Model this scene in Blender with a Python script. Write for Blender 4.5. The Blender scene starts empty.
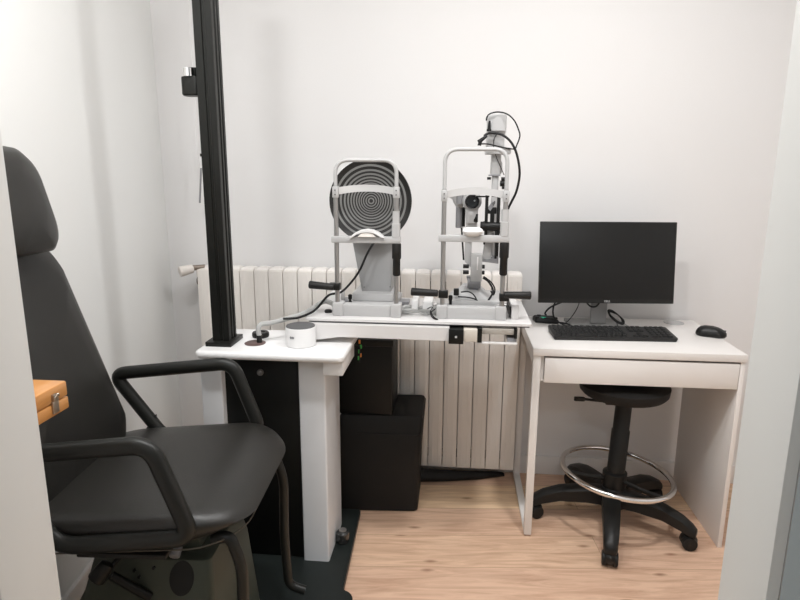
import bpy, bmesh, math, random
from math import sin, cos, pi, radians, sqrt
from mathutils import Vector, Matrix
random.seed(7)
COL = bpy.context.scene.collection
WORLD = {}          # world matrices of things and parts, kept by hand

# ------------------------------------------------------------------ materials
def mat(name, col, rough=.5, metal=0., noise=0., nscale=8., bump=0., bscale=60., coat=0., spec=None, emit=None, strength=0.):
    m = bpy.data.materials.new(name); m.use_nodes = True
    nt = m.node_tree; b = nt.nodes['Principled BSDF']
    b.inputs['Base Color'].default_value = (*col, 1); b.inputs['Roughness'].default_value = rough
    b.inputs['Metallic'].default_value = metal
    if coat: b.inputs['Coat Weight'].default_value = coat; b.inputs['Coat Roughness'].default_value = .25
    if spec is not None: b.inputs['Specular IOR Level'].default_value = spec
    if emit: b.inputs['Emission Color'].default_value = (*emit, 1); b.inputs['Emission Strength'].default_value = strength
    tc = nt.nodes.new('ShaderNodeTexCoord')
    if noise:
        n = nt.nodes.new('ShaderNodeTexNoise'); n.inputs['Scale'].default_value = nscale; n.inputs['Detail'].default_value = 4
        nt.links.new(tc.outputs['Object'], n.inputs['Vector'])
        r = nt.nodes.new('ShaderNodeMapRange'); r.inputs['To Min'].default_value = 1-noise; r.inputs['To Max'].default_value = 1+noise
        nt.links.new(n.outputs['Fac'], r.inputs['Value'])
        h = nt.nodes.new('ShaderNodeHueSaturation'); h.inputs['Color'].default_value = (*col, 1)
        nt.links.new(r.outputs['Result'], h.inputs['Value']); nt.links.new(h.outputs['Color'], b.inputs['Base Color'])
    if bump:
        n = nt.nodes.new('ShaderNodeTexNoise'); n.inputs['Scale'].default_value = bscale; n.inputs['Detail'].default_value = 5
        nt.links.new(tc.outputs['Object'], n.inputs['Vector'])
        bp = nt.nodes.new('ShaderNodeBump'); bp.inputs['Strength'].default_value = bump; bp.inputs['Distance'].default_value = .002
        nt.links.new(n.outputs['Fac'], bp.inputs['Height']); nt.links.new(bp.outputs['Normal'], b.inputs['Normal'])
    return m

def wood_floor():
    m = bpy.data.materials.new('oak_plank_floor'); m.use_nodes = True
    nt = m.node_tree; L = nt.links; N = nt.nodes; b = N['Principled BSDF']
    tc = N.new('ShaderNodeTexCoord'); mp = N.new('ShaderNodeMapping')
    mp.inputs['Rotation'].default_value = (0, 0, radians(-5)); mp.inputs['Location'].default_value = (-.145+.9, .193, 0)
    L.new(tc.outputs['Object'], mp.inputs['Vector'])
    br = N.new('ShaderNodeTexBrick'); br.inputs['Scale'].default_value = 1
    br.inputs['Brick Width'].default_value = 1.8; br.inputs['Row Height'].default_value = .19
    br.inputs['Mortar Size'].default_value = .0012; br.inputs['Mortar Smooth'].default_value = .2
    br.inputs['Color1'].default_value = (0, 0, 0, 1); br.inputs['Color2'].default_value = (1, 1, 1, 1); br.inputs['Mortar'].default_value = (.5, .5, .5, 1)
    br.offset = .43
    L.new(mp.outputs['Vector'], br.inputs['Vector'])
    # grain: noise stretched along the planks, shifted per plank
    ad = N.new('ShaderNodeVectorMath'); ad.operation = 'ADD'
    sc = N.new('ShaderNodeVectorMath'); sc.operation = 'SCALE'; sc.inputs['Scale'].default_value = 7.3
    L.new(br.outputs['Color'], sc.inputs[0]); L.new(mp.outputs['Vector'], ad.inputs[0]); L.new(sc.outputs['Vector'], ad.inputs[1])
    m2 = N.new('ShaderNodeMapping'); m2.inputs['Scale'].default_value = (1.6, 16, 1); L.new(ad.outputs['Vector'], m2.inputs['Vector'])
    n1 = N.new('ShaderNodeTexNoise'); n1.inputs['Scale'].default_value = 2.2; n1.inputs['Detail'].default_value = 9; n1.inputs['Roughness'].default_value = .62; n1.inputs['Distortion'].default_value = 1.1
    L.new(m2.outputs['Vector'], n1.inputs['Vector'])
    cr = N.new('ShaderNodeValToRGB'); e = cr.color_ramp.elements
    e[0].position = .32; e[0].color = (.63, .41, .26, 1); e[1].position = .62; e[1].color = (.87, .62, .42, 1)
    L.new(n1.outputs['Fac'], cr.inputs['Fac'])
    # knots
    m3 = N.new('ShaderNodeMapping'); m3.inputs['Scale'].default_value = (1.1, 3.2, 1); L.new(ad.outputs['Vector'], m3.inputs['Vector'])
    vo = N.new('ShaderNodeTexVoronoi'); vo.voronoi_dimensions = '2D'; vo.inputs['Scale'].default_value = 1.7; L.new(m3.outputs['Vector'], vo.inputs['Vector'])
    kr = N.new('ShaderNodeMapRange'); kr.inputs['From Min'].default_value = .01; kr.inputs['From Max'].default_value = .058
    kr.inputs['To Min'].default_value = .75; kr.inputs['To Max'].default_value = 0; L.new(vo.outputs['Distance'], kr.inputs['Value'])
    mk = N.new('ShaderNodeMixRGB'); mk.inputs['Color2'].default_value = (.27, .13, .06, 1)
    L.new(kr.outputs['Result'], mk.inputs['Fac']); L.new(cr.outputs['Color'], mk.inputs['Color1'])
    # plank to plank tone
    hs = N.new('ShaderNodeHueSaturation'); vr = N.new('ShaderNodeMapRange'); vr.inputs['To Min'].default_value = .86; vr.inputs['To Max'].default_value = 1.04
    L.new(br.outputs['Color'], vr.inputs['Value']); L.new(vr.outputs['Result'], hs.inputs['Value'])
    hr = N.new('ShaderNodeMapRange'); hr.inputs['To Min'].default_value = .486; hr.inputs['To Max'].default_value = .512
    L.new(br.outputs['Color'], hr.inputs['Value']); L.new(hr.outputs['Result'], hs.inputs['Hue']); L.new(mk.outputs['Color'], hs.inputs['Color'])
    ms = N.new('ShaderNodeMixRGB'); ms.inputs['Color2'].default_value = (.28, .15, .08, 1)
    fr = N.new('ShaderNodeMath'); fr.operation = 'MULTIPLY'; fr.inputs[1].default_value = .65
    L.new(br.outputs['Fac'], fr.inputs[0]); L.new(fr.outputs[0], ms.inputs['Fac']); L.new(hs.outputs['Color'], ms.inputs['Color1'])
    L.new(ms.outputs['Color'], b.inputs['Base Color']); b.inputs['Roughness'].default_value = .42
    bp = N.new('ShaderNodeBump'); bp.inputs['Strength'].default_value = .12; bp.inputs['Distance'].default_value = .002
    L.new(n1.outputs['Fac'], bp.inputs['Height']); L.new(bp.outputs['Normal'], b.inputs['Normal'])
    return m

def box_wood():
    m = bpy.data.materials.new('varnished_pine'); m.use_nodes = True
    nt = m.node_tree; L = nt.links; N = nt.nodes; b = N['Principled BSDF']
    tc = N.new('ShaderNodeTexCoord'); mp = N.new('ShaderNodeMapping'); mp.inputs['Scale'].default_value = (60, 6, 60)
    L.new(tc.outputs['Object'], mp.inputs['Vector'])
    n = N.new('ShaderNodeTexNoise'); n.inputs['Scale'].default_value = 1.5; n.inputs['Detail'].default_value = 6; L.new(mp.outputs['Vector'], n.inputs['Vector'])
    cr = N.new('ShaderNodeValToRGB'); e = cr.color_ramp.elements
    e[0].color = (.50, .20, .055, 1); e[1].color = (.70, .34, .10, 1); L.new(n.outputs['Fac'], cr.inputs['Fac'])
    L.new(cr.outputs['Color'], b.inputs['Base Color']); b.inputs['Roughness'].default_value = .3; b.inputs['Coat Weight'].default_value = .4
    return m

M = dict(
    wall=mat('white_wall_paint', (.80, .79, .785), .75, noise=.015, nscale=1.5, bump=.12, bscale=140),
    ceil=mat('ceiling_paint', (.82, .82, .81), .8, noise=.01),
    base=mat('baseboard_paint', (.80, .785, .77), .45, noise=.01),
    jamb=mat('door_frame_paint', (.78, .78, .76), .5, noise=.012, nscale=3),
    hall=mat('hall_wall_paint', (.60, .66, .68), .7, noise=.02),
    desk=mat('desk_white_laminate', (.83, .80, .775), .38, noise=.008, nscale=3),
    deskm=mat('desk_white_metal', (.80, .77, .74), .4, noise=.01),
    stand=mat('stand_white_lacquer', (.83, .825, .82), .3, noise=.008, nscale=4),
    leg=mat('stand_leg_lacquer', (.74, .755, .775), .35, noise=.008, nscale=4),
    rad=mat('radiator_enamel', (.80, .76, .715), .38, noise=.02, nscale=5),
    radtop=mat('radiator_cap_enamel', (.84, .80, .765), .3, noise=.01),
    gap=mat('radiator_joint', (.22, .19, .165), .8, noise=.05),
    board=mat('instrument_board', (.72, .705, .695), .35, noise=.01),
    hgrey=mat('instrument_housing_grey', (.36, .36, .36), .4, noise=.015, nscale=12),
    lgrey=mat('instrument_grey_paint', (.49, .487, .485), .38, noise=.015, nscale=12),
    mgrey=mat('instrument_mid_grey', (.25, .25, .26), .4, noise=.02, nscale=12),
    alu=mat('brushed_aluminium', (.42, .41, .40), .32, .75, noise=.03, nscale=30),
    chrome=mat('chrome', (.78, .78, .78), .12, 1., noise=.02),
    cap=mat('pivot_cap_grey', (.10, .10, .103), .55, noise=.05, nscale=30),
    bandm=mat('forehead_band_plastic', (.60, .595, .59), .45, noise=.01),
    wall_bright=mat('side_wall_paint_brightened', (.865, .87, .855), .75, noise=.015, nscale=1.5, bump=.12, bscale=140),  # slightly cooler paint, lightened in colour to offset weak light on this wall
    rail=mat('shaded_slide_rail', (.40, .37, .33), .5, noise=.03),  # end-block beige darkened in colour to carry the shade under the board
    mbase=mat('monitor_base_grey', (.27, .267, .262), .45, noise=.02),
    white=mat('white_plastic', (.80, .795, .79), .35, noise=.01),
    chin=mat('chin_paper', (.92, .88, .83), .6, noise=.02),
    black=mat('black_plastic', (.010, .010, .0095), .42, noise=.1, nscale=20, spec=.32),
    grip=mat('black_rubber_grip', (.014, .0135, .013), .5, noise=.1, nscale=40, bump=.15, bscale=200, spec=.32),
    anod=mat('black_anodised_metal', (.012, .0125, .011), .38, .25, noise=.05, nscale=10, spec=.32),
    anodl=mat('dark_grey_anodised_groove', (.05, .05, .046), .4, .4, noise=.05, nscale=10),
    leather=mat('black_leatherette', (.0165, .0155, .0135), .40, noise=.08, nscale=9, bump=.22, bscale=260, spec=.5),
    arm=mat('black_polyurethane', (.013, .0135, .012), .38, noise=.08, nscale=20, spec=.32),
    shell=mat('dark_seat_shell', (.012, .012, .011), .5, noise=.1, spec=.32),
    ped=mat('grey_green_enamel', (.062, .070, .054), .45, .1, noise=.15, nscale=6, spec=.32),
    plate=mat('dark_floor_plate', (.016, .020, .019), .42, noise=.2, nscale=5, bump=.1, spec=.32),
    cab=mat('black_cabinet_laminate', (.005, .0055, .005), .45, noise=.1, nscale=8, spec=.32),
    bag=mat('black_fabric_case', (.009, .0085, .008), .62, noise=.15, nscale=14, bump=.3, bscale=300, spec=.32),
    box2=mat('black_box_shell', (.004, .0042, .004), .5, noise=.1, spec=.32),
    cable=mat('black_cable', (.010, .010, .0105), .45, noise=.1, nscale=30, spec=.32),
    conduit=mat('grey_cable_conduit', (.44, .44, .43), .5, noise=.04, nscale=40),
    ring_l=mat('placido_light_ring', (.21, .21, .205), .5, noise=.02),
    ring_d=mat('placido_dark_ring', (.014, .0135, .013), .45, noise=.05),
    screen=mat('monitor_screen', (.010, .0102, .0102), .34, noise=.05, nscale=2, spec=.32),
    bezel=mat('monitor_bezel', (.016, .016, .015), .4, noise=.05, spec=.32),
    silver=mat('silver_stand', (.36, .355, .35), .42, .3, noise=.02),
    key=mat('keyboard_key', (.010, .010, .010), .5, noise=.1, nscale=60, spec=.32),
    kbase=mat('keyboard_case', (.022, .0215, .021), .45, noise=.06, spec=.32),
    logo=mat('logo_grey', (.55, .55, .55), .4, noise=.01),
    green=mat('green_led', (.02, .35, .22), .4, emit=(.05, .8, .5), strength=.25),
    greenp=mat('green_plug', (.05, .5, .08), .5, noise=.02), orange=mat('orange_plug', (.75, .25, .04), .5, noise=.02),
    brown=mat('brown_grommet', (.115, .07, .065), .5, noise=.15, nscale=40),
    knob=mat('valve_plastic', (.80, .75, .70), .4, noise=.01),
    brass=mat('tarnished_nickel', (.42, .36, .29), .32, .9, noise=.1, nscale=40),
    dbrass=mat('valve_nickel', (.30, .25, .21), .4, .7, noise=.1),
    beige=mat('beige_end_block', (.66, .61, .54), .45, noise=.02),
    seam=mat('cushion_piping', (.10, .085, .065), .5, noise=.05),
    pad=mat('felt_pad', (.30, .21, .15), .8, noise=.1),
    lens=mat('black_lens', (.010, .010, .011), .12, noise=.02, coat=.5),
    smoke=mat('smoked_knob', (.025, .027, .027), .2, noise=.05, coat=.5),
    frost=mat('luminaire_diffuser', (.9, .9, .9), .5, emit=(1, .95, .88), strength=6),
    wood=box_wood(), floor=wood_floor(),
)

# ------------------------------------------------------------------ mesh helpers
def BM(): return bmesh.new()
def add_box(bm, x0, x1, y0, y1, z0, z1, bev=0., seg=2, mi=0):
    t = bmesh.new(); bmesh.ops.create_cube(t, size=1)
    for v in t.verts: v.co = Vector(((x0+x1)/2+v.co.x*(x1-x0), (y0+y1)/2+v.co.y*(y1-y0), (z0+z1)/2+v.co.z*(z1-z0)))
    if bev: bmesh.ops.bevel(t, geom=t.edges[:], offset=bev, segments=seg, affect='EDGES', profile=.5)
    for f in t.faces: f.material_index = mi
    join(bm, t); return bm
def join(bm, t, mtx=None):
    if mtx is not None: bmesh.ops.transform(t, matrix=mtx, verts=t.verts[:])
    me = bpy.data.meshes.new('tmp'); t.to_mesh(me); t.free(); bm.from_mesh(me); bpy.data.meshes.remove(me)
def box(*a, **k): return add_box(BM(), *a, **k)
def frame_of(d):
    d = Vector(d).normalized(); a = Vector((0, 0, 1)) if abs(d.z) < .9 else Vector((1, 0, 0))
    u = d.cross(a).normalized(); return u, d.cross(u).normalized(), d
def add_rings(bm, rings, cap=True, closed=False, mi=0):
    vs = [[bm.verts.new(p) for p in r] for r in rings]; n = len(vs[0]); out = []
    m = len(vs)
    for i in range(m if closed else m-1):
        A, B = vs[i], vs[(i+1) % m]
        for j in range(n): out.append(bm.faces.new((A[j], A[(j+1) % n], B[(j+1) % n], B[j])))
    if cap and not closed: out.append(bm.faces.new(vs[0][::-1])); out.append(bm.faces.new(vs[-1]))
    for f in out: f.material_index = mi
    return bm
def add_cyl(bm, p0, p1, r0, r1=None, n=24, bev=0., mi=0):
    p0, p1 = Vector(p0), Vector(p1); r1 = r0 if r1 is None else r1; u, w, d = frame_of(p1-p0); L = (p1-p0).length
    prof = [(0, r0), (L, r1)] if not bev else [(0, r0-bev), (bev*.3, r0-bev*.3), (bev, r0), (L-bev, r1), (L-bev*.3, r1-bev*.3), (L, r1-bev)]
    return add_rings(bm, [[p0+d*h+(u*cos(2*pi*k/n)+w*sin(2*pi*k/n))*r for k in range(n)] for h, r in prof], mi=mi)
def cyl(*a, **k): return add_cyl(BM(), *a, **k)
def lathe(bm, c, prof, axis=(0, 0, 1), n=32, mi=0):
    c = Vector(c); u, w, d = frame_of(axis)
    return add_rings(bm, [[c+d*h+(u*cos(2*pi*k/n)+w*sin(2*pi*k/n))*max(r, 1e-4) for k in range(n)] for r, h in prof], mi=mi)
def smooth_path(pts, sub=6, closed=False):
    P = [Vector(p) for p in pts]; out = []; n = len(P)
    for i in range(n if closed else n-1):
        g = (lambda k: P[k % n]) if closed else (lambda k: P[min(max(k, 0), n-1)])
        a, b, c, d = g(i-1), g(i), g(i+1), g(i+2)
        for s in range(sub):
            t = s/sub
            out.append(.5*((2*b)+(c-a)*t+(2*a-5*b+4*c-d)*t*t+(3*b-a-3*c+d)*t**3))
    if not closed: out.append(P[-1])
    return out
def round_path(pts, r, seg=6, closed=False):
    P = [Vector(p) for p in pts]; out = []; n = len(P)
    for i in range(n):
        if not closed and i in (0, n-1): out.append(P[i]); continue
        a, b, c = P[i-1], P[i], P[(i+1) % n]; rr = min(r, (a-b).length*.48, (c-b).length*.48)
        s = b+(a-b).normalized()*rr; e = b+(c-b).normalized()*rr
        for k in range(seg+1):
            t = k/seg; out.append(s*(1-t)**2+b*2*t*(1-t)+e*t*t)
    return out
def add_sweep(bm, path, ra, rb=None, n=12, closed=False, up=None, mi=0):
    """tube along path; ra across, rb along 'up' (elliptical)"""
    P = [Vector(p) for p in path]; rb = ra if rb is None else rb; rings = []; m = len(P); prev = None
    for i in range(m):
        d = (P[(i+1) % m]-P[i-1]) if closed else (P[min(i+1, m-1)]-P[max(i-1, 0)])
        d.normalize()
        if up is not None: u = Vector(up).cross(d).normalized()
        elif prev is None: u = frame_of(d)[0]
        else: u = (prev-d*prev.dot(d)).normalized()
        prev = u; w = d.cross(u)
        rings.append([P[i]+u*cos(2*pi*k/n)*rb+w*sin(2*pi*k/n)*ra for k in range(n)])
    return add_rings(bm, rings, closed=closed, mi=mi)
def tube(path, r, **k): return add_sweep(BM(), path, r, **k)
def cable(pts, r, **k): return add_sweep(BM(), smooth_path(pts, 7), r, n=8, **k)
def rrect(hx, hy, r, n=6):
    r = min(r, hx*.999, hy*.999); out = []
    for cx, cy, a0 in ((hx-r, hy-r, 0), (-hx+r, hy-r, 90), (-hx+r, -hy+r, 180), (hx-r, -hy+r, 270)):
        for k in range(n+1):
            a = radians(a0+90*k/n); out.append((cx+r*cos(a), cy+r*sin(a)))
    return out
def add_loft(bm, levels, f, n=6, mi=0):
    """levels: (h, hx, hy, r[, cx, cy]); f maps (a, b, h) to a point"""
    rings = []
    for l in levels:
        h, hx, hy, r = l[:4]; cx, cy = (l[4], l[5]) if len(l) > 4 else (0, 0)
        rings.append([Vector(f(cx+a, cy+b, h)) for a, b in rrect(hx, hy, r, n)])
    return add_rings(bm, rings, mi=mi)
def loft(levels, f=lambda a, b, h: (a, b, h), **k): return add_loft(BM(), levels, f, **k)
def prism(poly, f, h0, h1, bev=0.):
    bm = BM(); a = [bm.verts.new(f(x, y, h0)) for x, y in poly]; b = [bm.verts.new(f(x, y, h1)) for x, y in poly]; n = len(poly)
    bm.faces.new(a[::-1]); bm.faces.new(b)
    for i in range(n): bm.faces.new((a[i], a[(i+1) % n], b[(i+1) % n], b[i]))
    bmesh.ops.recalc_face_normals(bm, faces=bm.faces[:])
    if bev: bmesh.ops.bevel(bm, geom=bm.edges[:], offset=bev, segments=2, affect='EDGES')
    return bm

# ------------------------------------------------------------------ object helpers
def tag(o, label=None, cat=None, group=None, kind=None):
    if label: o['label'] = label
    if cat: o['category'] = cat
    if group: o['group'] = group
    if kind: o['kind'] = kind
    return o
def thing(name, label, cat, loc, rz=0, group=None):
    o = bpy.data.objects.new(name, None); COL.objects.link(o); o.empty_display_size = .05
    o.location = loc; o.rotation_euler = (0, 0, rz)
    WORLD[o.name] = Matrix.Translation(Vector(loc)) @ Matrix.Rotation(rz, 4, 'Z')
    return tag(o, label, cat, group)
def obj(name, bm, m, parent=None, local=False, label=None, smooth=40, origin=None, group=None):
    """bm is in world metres (or in the parent's frame when local)"""
    bmesh.ops.recalc_face_normals(bm, faces=bm.faces[:])
    pm = WORLD[parent.name] if parent else Matrix.Identity(4)
    if not local: bmesh.ops.transform(bm, matrix=pm.inverted(), verts=bm.verts[:])
    xs = [v.co for v in bm.verts]
    if origin is None:
        c = Vector(((min(v.x for v in xs)+max(v.x for v in xs))/2, (min(v.y for v in xs)+max(v.y for v in xs))/2, min(v.z for v in xs)))
    else: c = Vector(origin)
    bmesh.ops.translate(bm, vec=-c, verts=bm.verts[:])
    me = bpy.data.meshes.new(name); bm.to_mesh(me); bm.free()
    for mm in (m if isinstance(m, (list, tuple)) else [m]): me.materials.append(M[mm] if isinstance(mm, str) else mm)
    if smooth:
        me.shade_smooth(); me.set_sharp_from_angle(angle=radians(smooth))
    o = bpy.data.objects.new(name, me); COL.objects.link(o); o.location = c
    if parent: o.parent = parent
    WORLD[o.name] = pm @ Matrix.Translation(c)
    if label: o['label'] = label
    return o
def single(name, bm, m, label, cat, group=None, **k): return tag(obj(name, bm, m, **k), label, cat, group)
def struct(name, bm, m, parent=None, **k):
    o = obj(name, bm, m, parent, **k)
    if not parent: o['kind'] = 'structure'
    return o
def text_mesh(s, size, depth=.0006):
    cu = bpy.data.curves.new('t', 'FONT'); cu.body = s; cu.size = size; cu.extrude = depth; cu.align_x = 'CENTER'
    o = bpy.data.objects.new('t', cu); COL.objects.link(o); dg = bpy.context.evaluated_depsgraph_get()
    me = bpy.data.meshes.new_from_object(o.evaluated_get(dg)); bm = bmesh.new(); bm.from_mesh(me)
    bpy.data.objects.remove(o); bpy.data.meshes.remove(me); return bm

# ------------------------------------------------------------------ the room
H = 2.6; YB = .51; YD = -1.45; WT = .095           # ceiling height, back wall, door wall, its thickness
def left_x(y): return -1.58 + (YB-y)*.119
struct('floor', box(-2.2, 2.4, -4.2, YB+.1, -.05, 0), 'floor', origin=(0, 0, 0))
struct('ceiling', box(-2.2, 2.4, -4.2, YB+.1, H, H+.06), 'ceil')
struct('wall_back', box(-1.8, 1.75, YB, YB+.1, 0, H), 'wall')
struct('wall_left', prism([(left_x(YB), YB), (left_x(YD), YD), (left_x(YD)-.15, YD), (left_x(YB)-.15, YB)], lambda x, y, h: (x, y, h), 0, H), 'wall_bright', smooth=0)
struct('wall_right', box(1.62, 1.72, YD, YB, 0, H), 'wall')
dw = BM(); JX0, JX1, JZ = -.779, .040, 2.08
add_box(dw, left_x(YD)-.15, JX0-.0125, YD-WT, YD, 0, H); add_box(dw, JX1+.0125, 1.72, YD-WT, YD, 0, H); add_box(dw, JX0-.0125, JX1+.0125, YD-WT, YD, JZ, H)
for f in dw.faces: f.material_index = 1 if f.calc_center_median().y < YD-WT+.001 else 0
struct('wall_front', dw, ['wall', 'hall'])
tr = BM()
for x0, x1 in ((JX0-.012, JX0), (JX1, JX1+.012)): add_box(tr, x0, x1, YD-WT+.001, YD-.001, 0, JZ, bev=.001)
add_box(tr, JX0, JX1, YD-WT+.001, YD-.001, JZ-.012, JZ)
struct('trim_1', tr, 'jamb', label='white painted door frame lining the opening')
struct('baseboard_back', box(-1.56, 1.62, YB-.015, YB, 0, .088, bev=.002), 'base')
struct('baseboard_left', prism([(left_x(YB-.02), YB-.02), (left_x(YD+.02), YD+.02), (left_x(YD+.02)+.015, YD+.02), (left_x(YB-.02)+.015, YB-.02)], lambda x, y, h: (x, y, h), 0, .085, bev=.002), 'base', smooth=0)
# hall on the near side of the doorway
struct('wall_hall_left', box(-2.15, -2.05, -4.1, YD-WT, 0, H), 'hall')
struct('wall_hall_right', box(2.15, 2.25, -4.1, YD-WT, 0, H), 'hall')
struct('wall_hall_far', box(-2.15, 2.25, -4.2, -4.1, 0, H), 'hall')

def downlight(x, y, label, power, size=.16, z=H, color=(1, 1, 1)):
    t = thing('ceiling_downlight', label, 'ceiling light', (x, y, z-.03), group='ceiling downlights')
    b = BM(); r = size/2
    lathe(b, (x, y, z), [(r+.02, 0), (r+.02, -.008), (r, -.016), (r, -.004), (.001, -.004)], n=40)
    obj('trim_ring', b, 'white', t)
    obj('diffuser', cyl((x, y, z-.014), (x, y, z-.006), r-.002, n=32), 'frost', t)
    l = bpy.data.lights.new('downlight_lamp', 'AREA'); l.shape = 'DISK'; l.size = size; l.energy = power; l.color = color
    o = bpy.data.objects.new('downlight_lamp', l); COL.objects.link(o); o.location = (0, 0, .03-.02); o.parent = t
downlight(.24, -.63, 'round ceiling downlight nearest the middle of the room', 16.3)
downlight(-.42, -1.10, 'round ceiling downlight nearest the doorway', 11.6)
downlight(-1.02, -1.05, 'added round downlight over the examination chair that brightens the left wall', 10.5)  # unseen lamp, added to lift the left wall
downlight(-.37, -3.2, 'round ceiling downlight out in the hall', 14, color=(.87, .94, 1))

# ------------------------------------------------------------------ radiator
t = thing('radiator', 'long white sectional radiator on the back wall behind the instruments', 'radiator', (-.7, .44, .03))
RX0, N_, PW = -1.405, 22, .0641; RZ0, RZ1, RY0, RY1 = .062, .94, .395, .475
sec = BM(); HH = RZ1-RZ0
add_box(sec, -PW/2+.0017, PW/2-.0017, -.04, -.012, 0, HH, bev=.0015)                      # front plate
add_box(sec, -.004, .004, -.033, .036, .03, HH-.01)                                        # web
add_box(sec, -PW/2+.006, PW/2-.006, .028, .036, .02, HH-.02, bev=.002)                    # rear fin
add_loft(sec, [(HH-.014, PW/2-.0016, .034, .004, 0, .003), (HH+.003, PW/2-.0022, .034, .004, 0, .003), (HH+.009, PW/2-.0045, .028, .005, 0, .004), (HH+.013, PW/2-.014, .018, .006, 0, .006)], lambda a, b, h: (a, b, h), n=4)
add_loft(sec, [(-.006, .016, .030, .008), (.004, PW/2-.004, .034, .008), (.03, PW/2-.004, .034, .008)], lambda a, b, h: (a, b, h), n=3)
for k in (-1, 1): add_box(sec, k*.0125-.0035, k*.0125+.0035, -.0408, -.0395, .02, HH-.02, bev=.0005)
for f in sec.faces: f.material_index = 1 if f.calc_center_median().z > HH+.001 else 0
first = obj('section', sec, ['rad', 'radtop'], t, local=True, origin=(0, 0, 0))
first.location = (RX0+PW*.5+.7, -.0, .032)
for i in range(1, N_):
    c = first.copy(); COL.objects.link(c); c.parent = t; c.location = (RX0+PW*(i+.5)+.7, 0, .032)
for z in (.115, .885): obj('header_pipe', cyl((RX0-.012, .437, z), (RX0+PW*N_-.006, .437, z), .019, n=16), 'gap', t)
v = BM(); add_cyl(v, (-1.3760, 0.4250, 0.9480), (-1.4380, 0.4100, 0.9450), .012, n=14); obj('valve_body', v, 'dbrass', t)
v = BM(); add_cyl(v, (-1.400, .425, .905), (-1.400, .425, .955), .016, n=14, bev=.004); obj('valve_elbow', v, 'knob', t)
v = BM(); a, b = Vector((-1.4200, 0.4000, 0.9450)), Vector((-1.4640, 0.3600, 0.9350)); add_cyl(v, a, b, .019, .0235, n=20, bev=.005)
obj('thermostat_knob', v, 'knob', t)
v = BM(); add_cyl(v, (-1.40, .437, .03), (-1.40, .437, .115), .008, n=10); add_cyl(v, (-1.40, .437, .0), (-1.40, .437, .04), .013, n=12); obj('floor_pipe', v, 'knob', t)
for x in (-1.2, -.2):
    v = BM(); add_box(v, x-.01, x+.01, .455, YB-.0005, .86, .875); add_box(v, x-.01, x+.01, .503, YB-.0005, .80, .90); obj('wall_bracket', v, 'rad', t)

# ------------------------------------------------------------------ floor plate of the chair unit
def fpoly():
    p = [(-1.36, -1.12), (-.575, -1.12), (-.575, -.455)]
    for k in range(6):
        a = radians(90*k/5); p.append((-.61+.035*cos(a), -.455+.05*sin(a)))
    p += [(-.616, -.395), (-.634, .075), (-1.14, .075), (-1.16, -.24), (-1.27, -.30), (-1.36, -.42)]
    return p
single('floor_plate', prism(fpoly(), lambda x, y, h: (x, y, h), 0, .028, bev=.004), 'plate', 'dark grey steel floor plate under the examination chair and instrument stand', 'floor plate', smooth=30)
PZ = .028

# ------------------------------------------------------------------ examination chair (local frame, faces +x)
CH = thing('examination_chair', 'large black leatherette examination chair with loop armrests beside the left wall', 'chair', (-1.0, -.75, PZ), radians(3))
zz = PZ
def L3(f): return lambda a, b, h: (lambda p: (p[0], p[1], p[2]-zz))(f(a, b, h))
def local_path(pts, y): return [(x, y, z-zz) for x, z in pts]
# seat cushion: outline wide, front edge rounded, crowned and raised to the front
SB = .556
def seat_f(a, b, h):
    x = -.012+a; s = (a+.29)/.58
    y = b*(1.0+.04*s)
    lift = -.020+.046*s + .008*(b/.26)**2*min(max(h/.04, 0), 1)
    drop = -.036*max(0, (a-.15)/.14)**2*min(max((h-.01)/.04, 0), 1)
    return (x, y, SB+h+lift+drop)
lv = [(-.016, .232, .200, .10, -.03, 0), (-.010, .250, .218, .11, -.024, 0), (.004, .268, .236, .12, -.014, 0), (.022, .282, .250, .125, -.004, 0), (.038, .287, .255, .13), (.052, .283, .251, .13), (.062, .268, .238, .13), (.069, .240, .210, .13), (.073, .19, .165, .12), (.0745, .13, .10, .09), (.0745, .06, .04, .04)]
seat = obj('seat', loft(lv, L3(seat_f), n=10), 'leather', CH, local=True, smooth=70)
sh = loft([(-.034, .18, .15, .09, -.03, 0), (-.030, .205, .175, .10, -.03, 0), (-.016, .236, .205, .10, -.028, 0), (-.010, .246, .214, .10, -.026, 0)], L3(seat_f), n=8)
obj('seat_shell', sh, 'shell', CH, local=True, smooth=60)
pp = [Vector(seat_f(a-.014, b, .004)) for a, b in rrect(.2695, .2375, .12, 10)]
pp = [(p.x, p.y, p.z-zz) for p in pp]
obj('piping', add_sweep(BM(), pp, .0018, n=6, closed=True), 'seam', seat, local=True).location = Vector((0, 0, 0))
# backrest: slab in a tilted frame
def back_frame(u, w, h):      # u up the back, w across, h out of the front
    k = .40; nrm = 1/sqrt(1+k*k)
    z = .585+u*nrm; x = -.130-k*u*nrm
    return (x+h*nrm, w, z+h*k*nrm)
def back_f(a, b, h):
    u = .330+b*1.13; bow = -.02*(a/.22)**2*-1
    taper = 1-.16*max(0, u/.6)**1.6
    low = max(0, .27-u)/.27
    p = back_frame(u, a*taper*(1-.10*low), h+bow-.075*low**1.2+.018*sin(pi*min(max(u/.5, 0), 1))*(h > .03))
    return p
lv = [(-.046, .16, .23, .10), (-.042, .195, .27, .09), (-.030, .222, .292, .09), (-.015, .230, .300, .09), (.0, .226, .296, .09), (.012, .212, .282, .09), (.020, .18, .25, .11), (.024, .13, .19, .10), (.025, .06, .09, .05)]
lv = [(h-.02, *r) for h, *r in lv]
obj('backrest', loft(lv, L3(back_f), n=10), 'leather', CH, local=True, smooth=70)
def head_f(a, b, h):
    u = b; z = 1.290+u*.92
    x = -.290 -.10*u*2.2 -.9*max(0, u-.03)**2 + h - .02*(a/.13)**2
    return (x, a, z)
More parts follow.
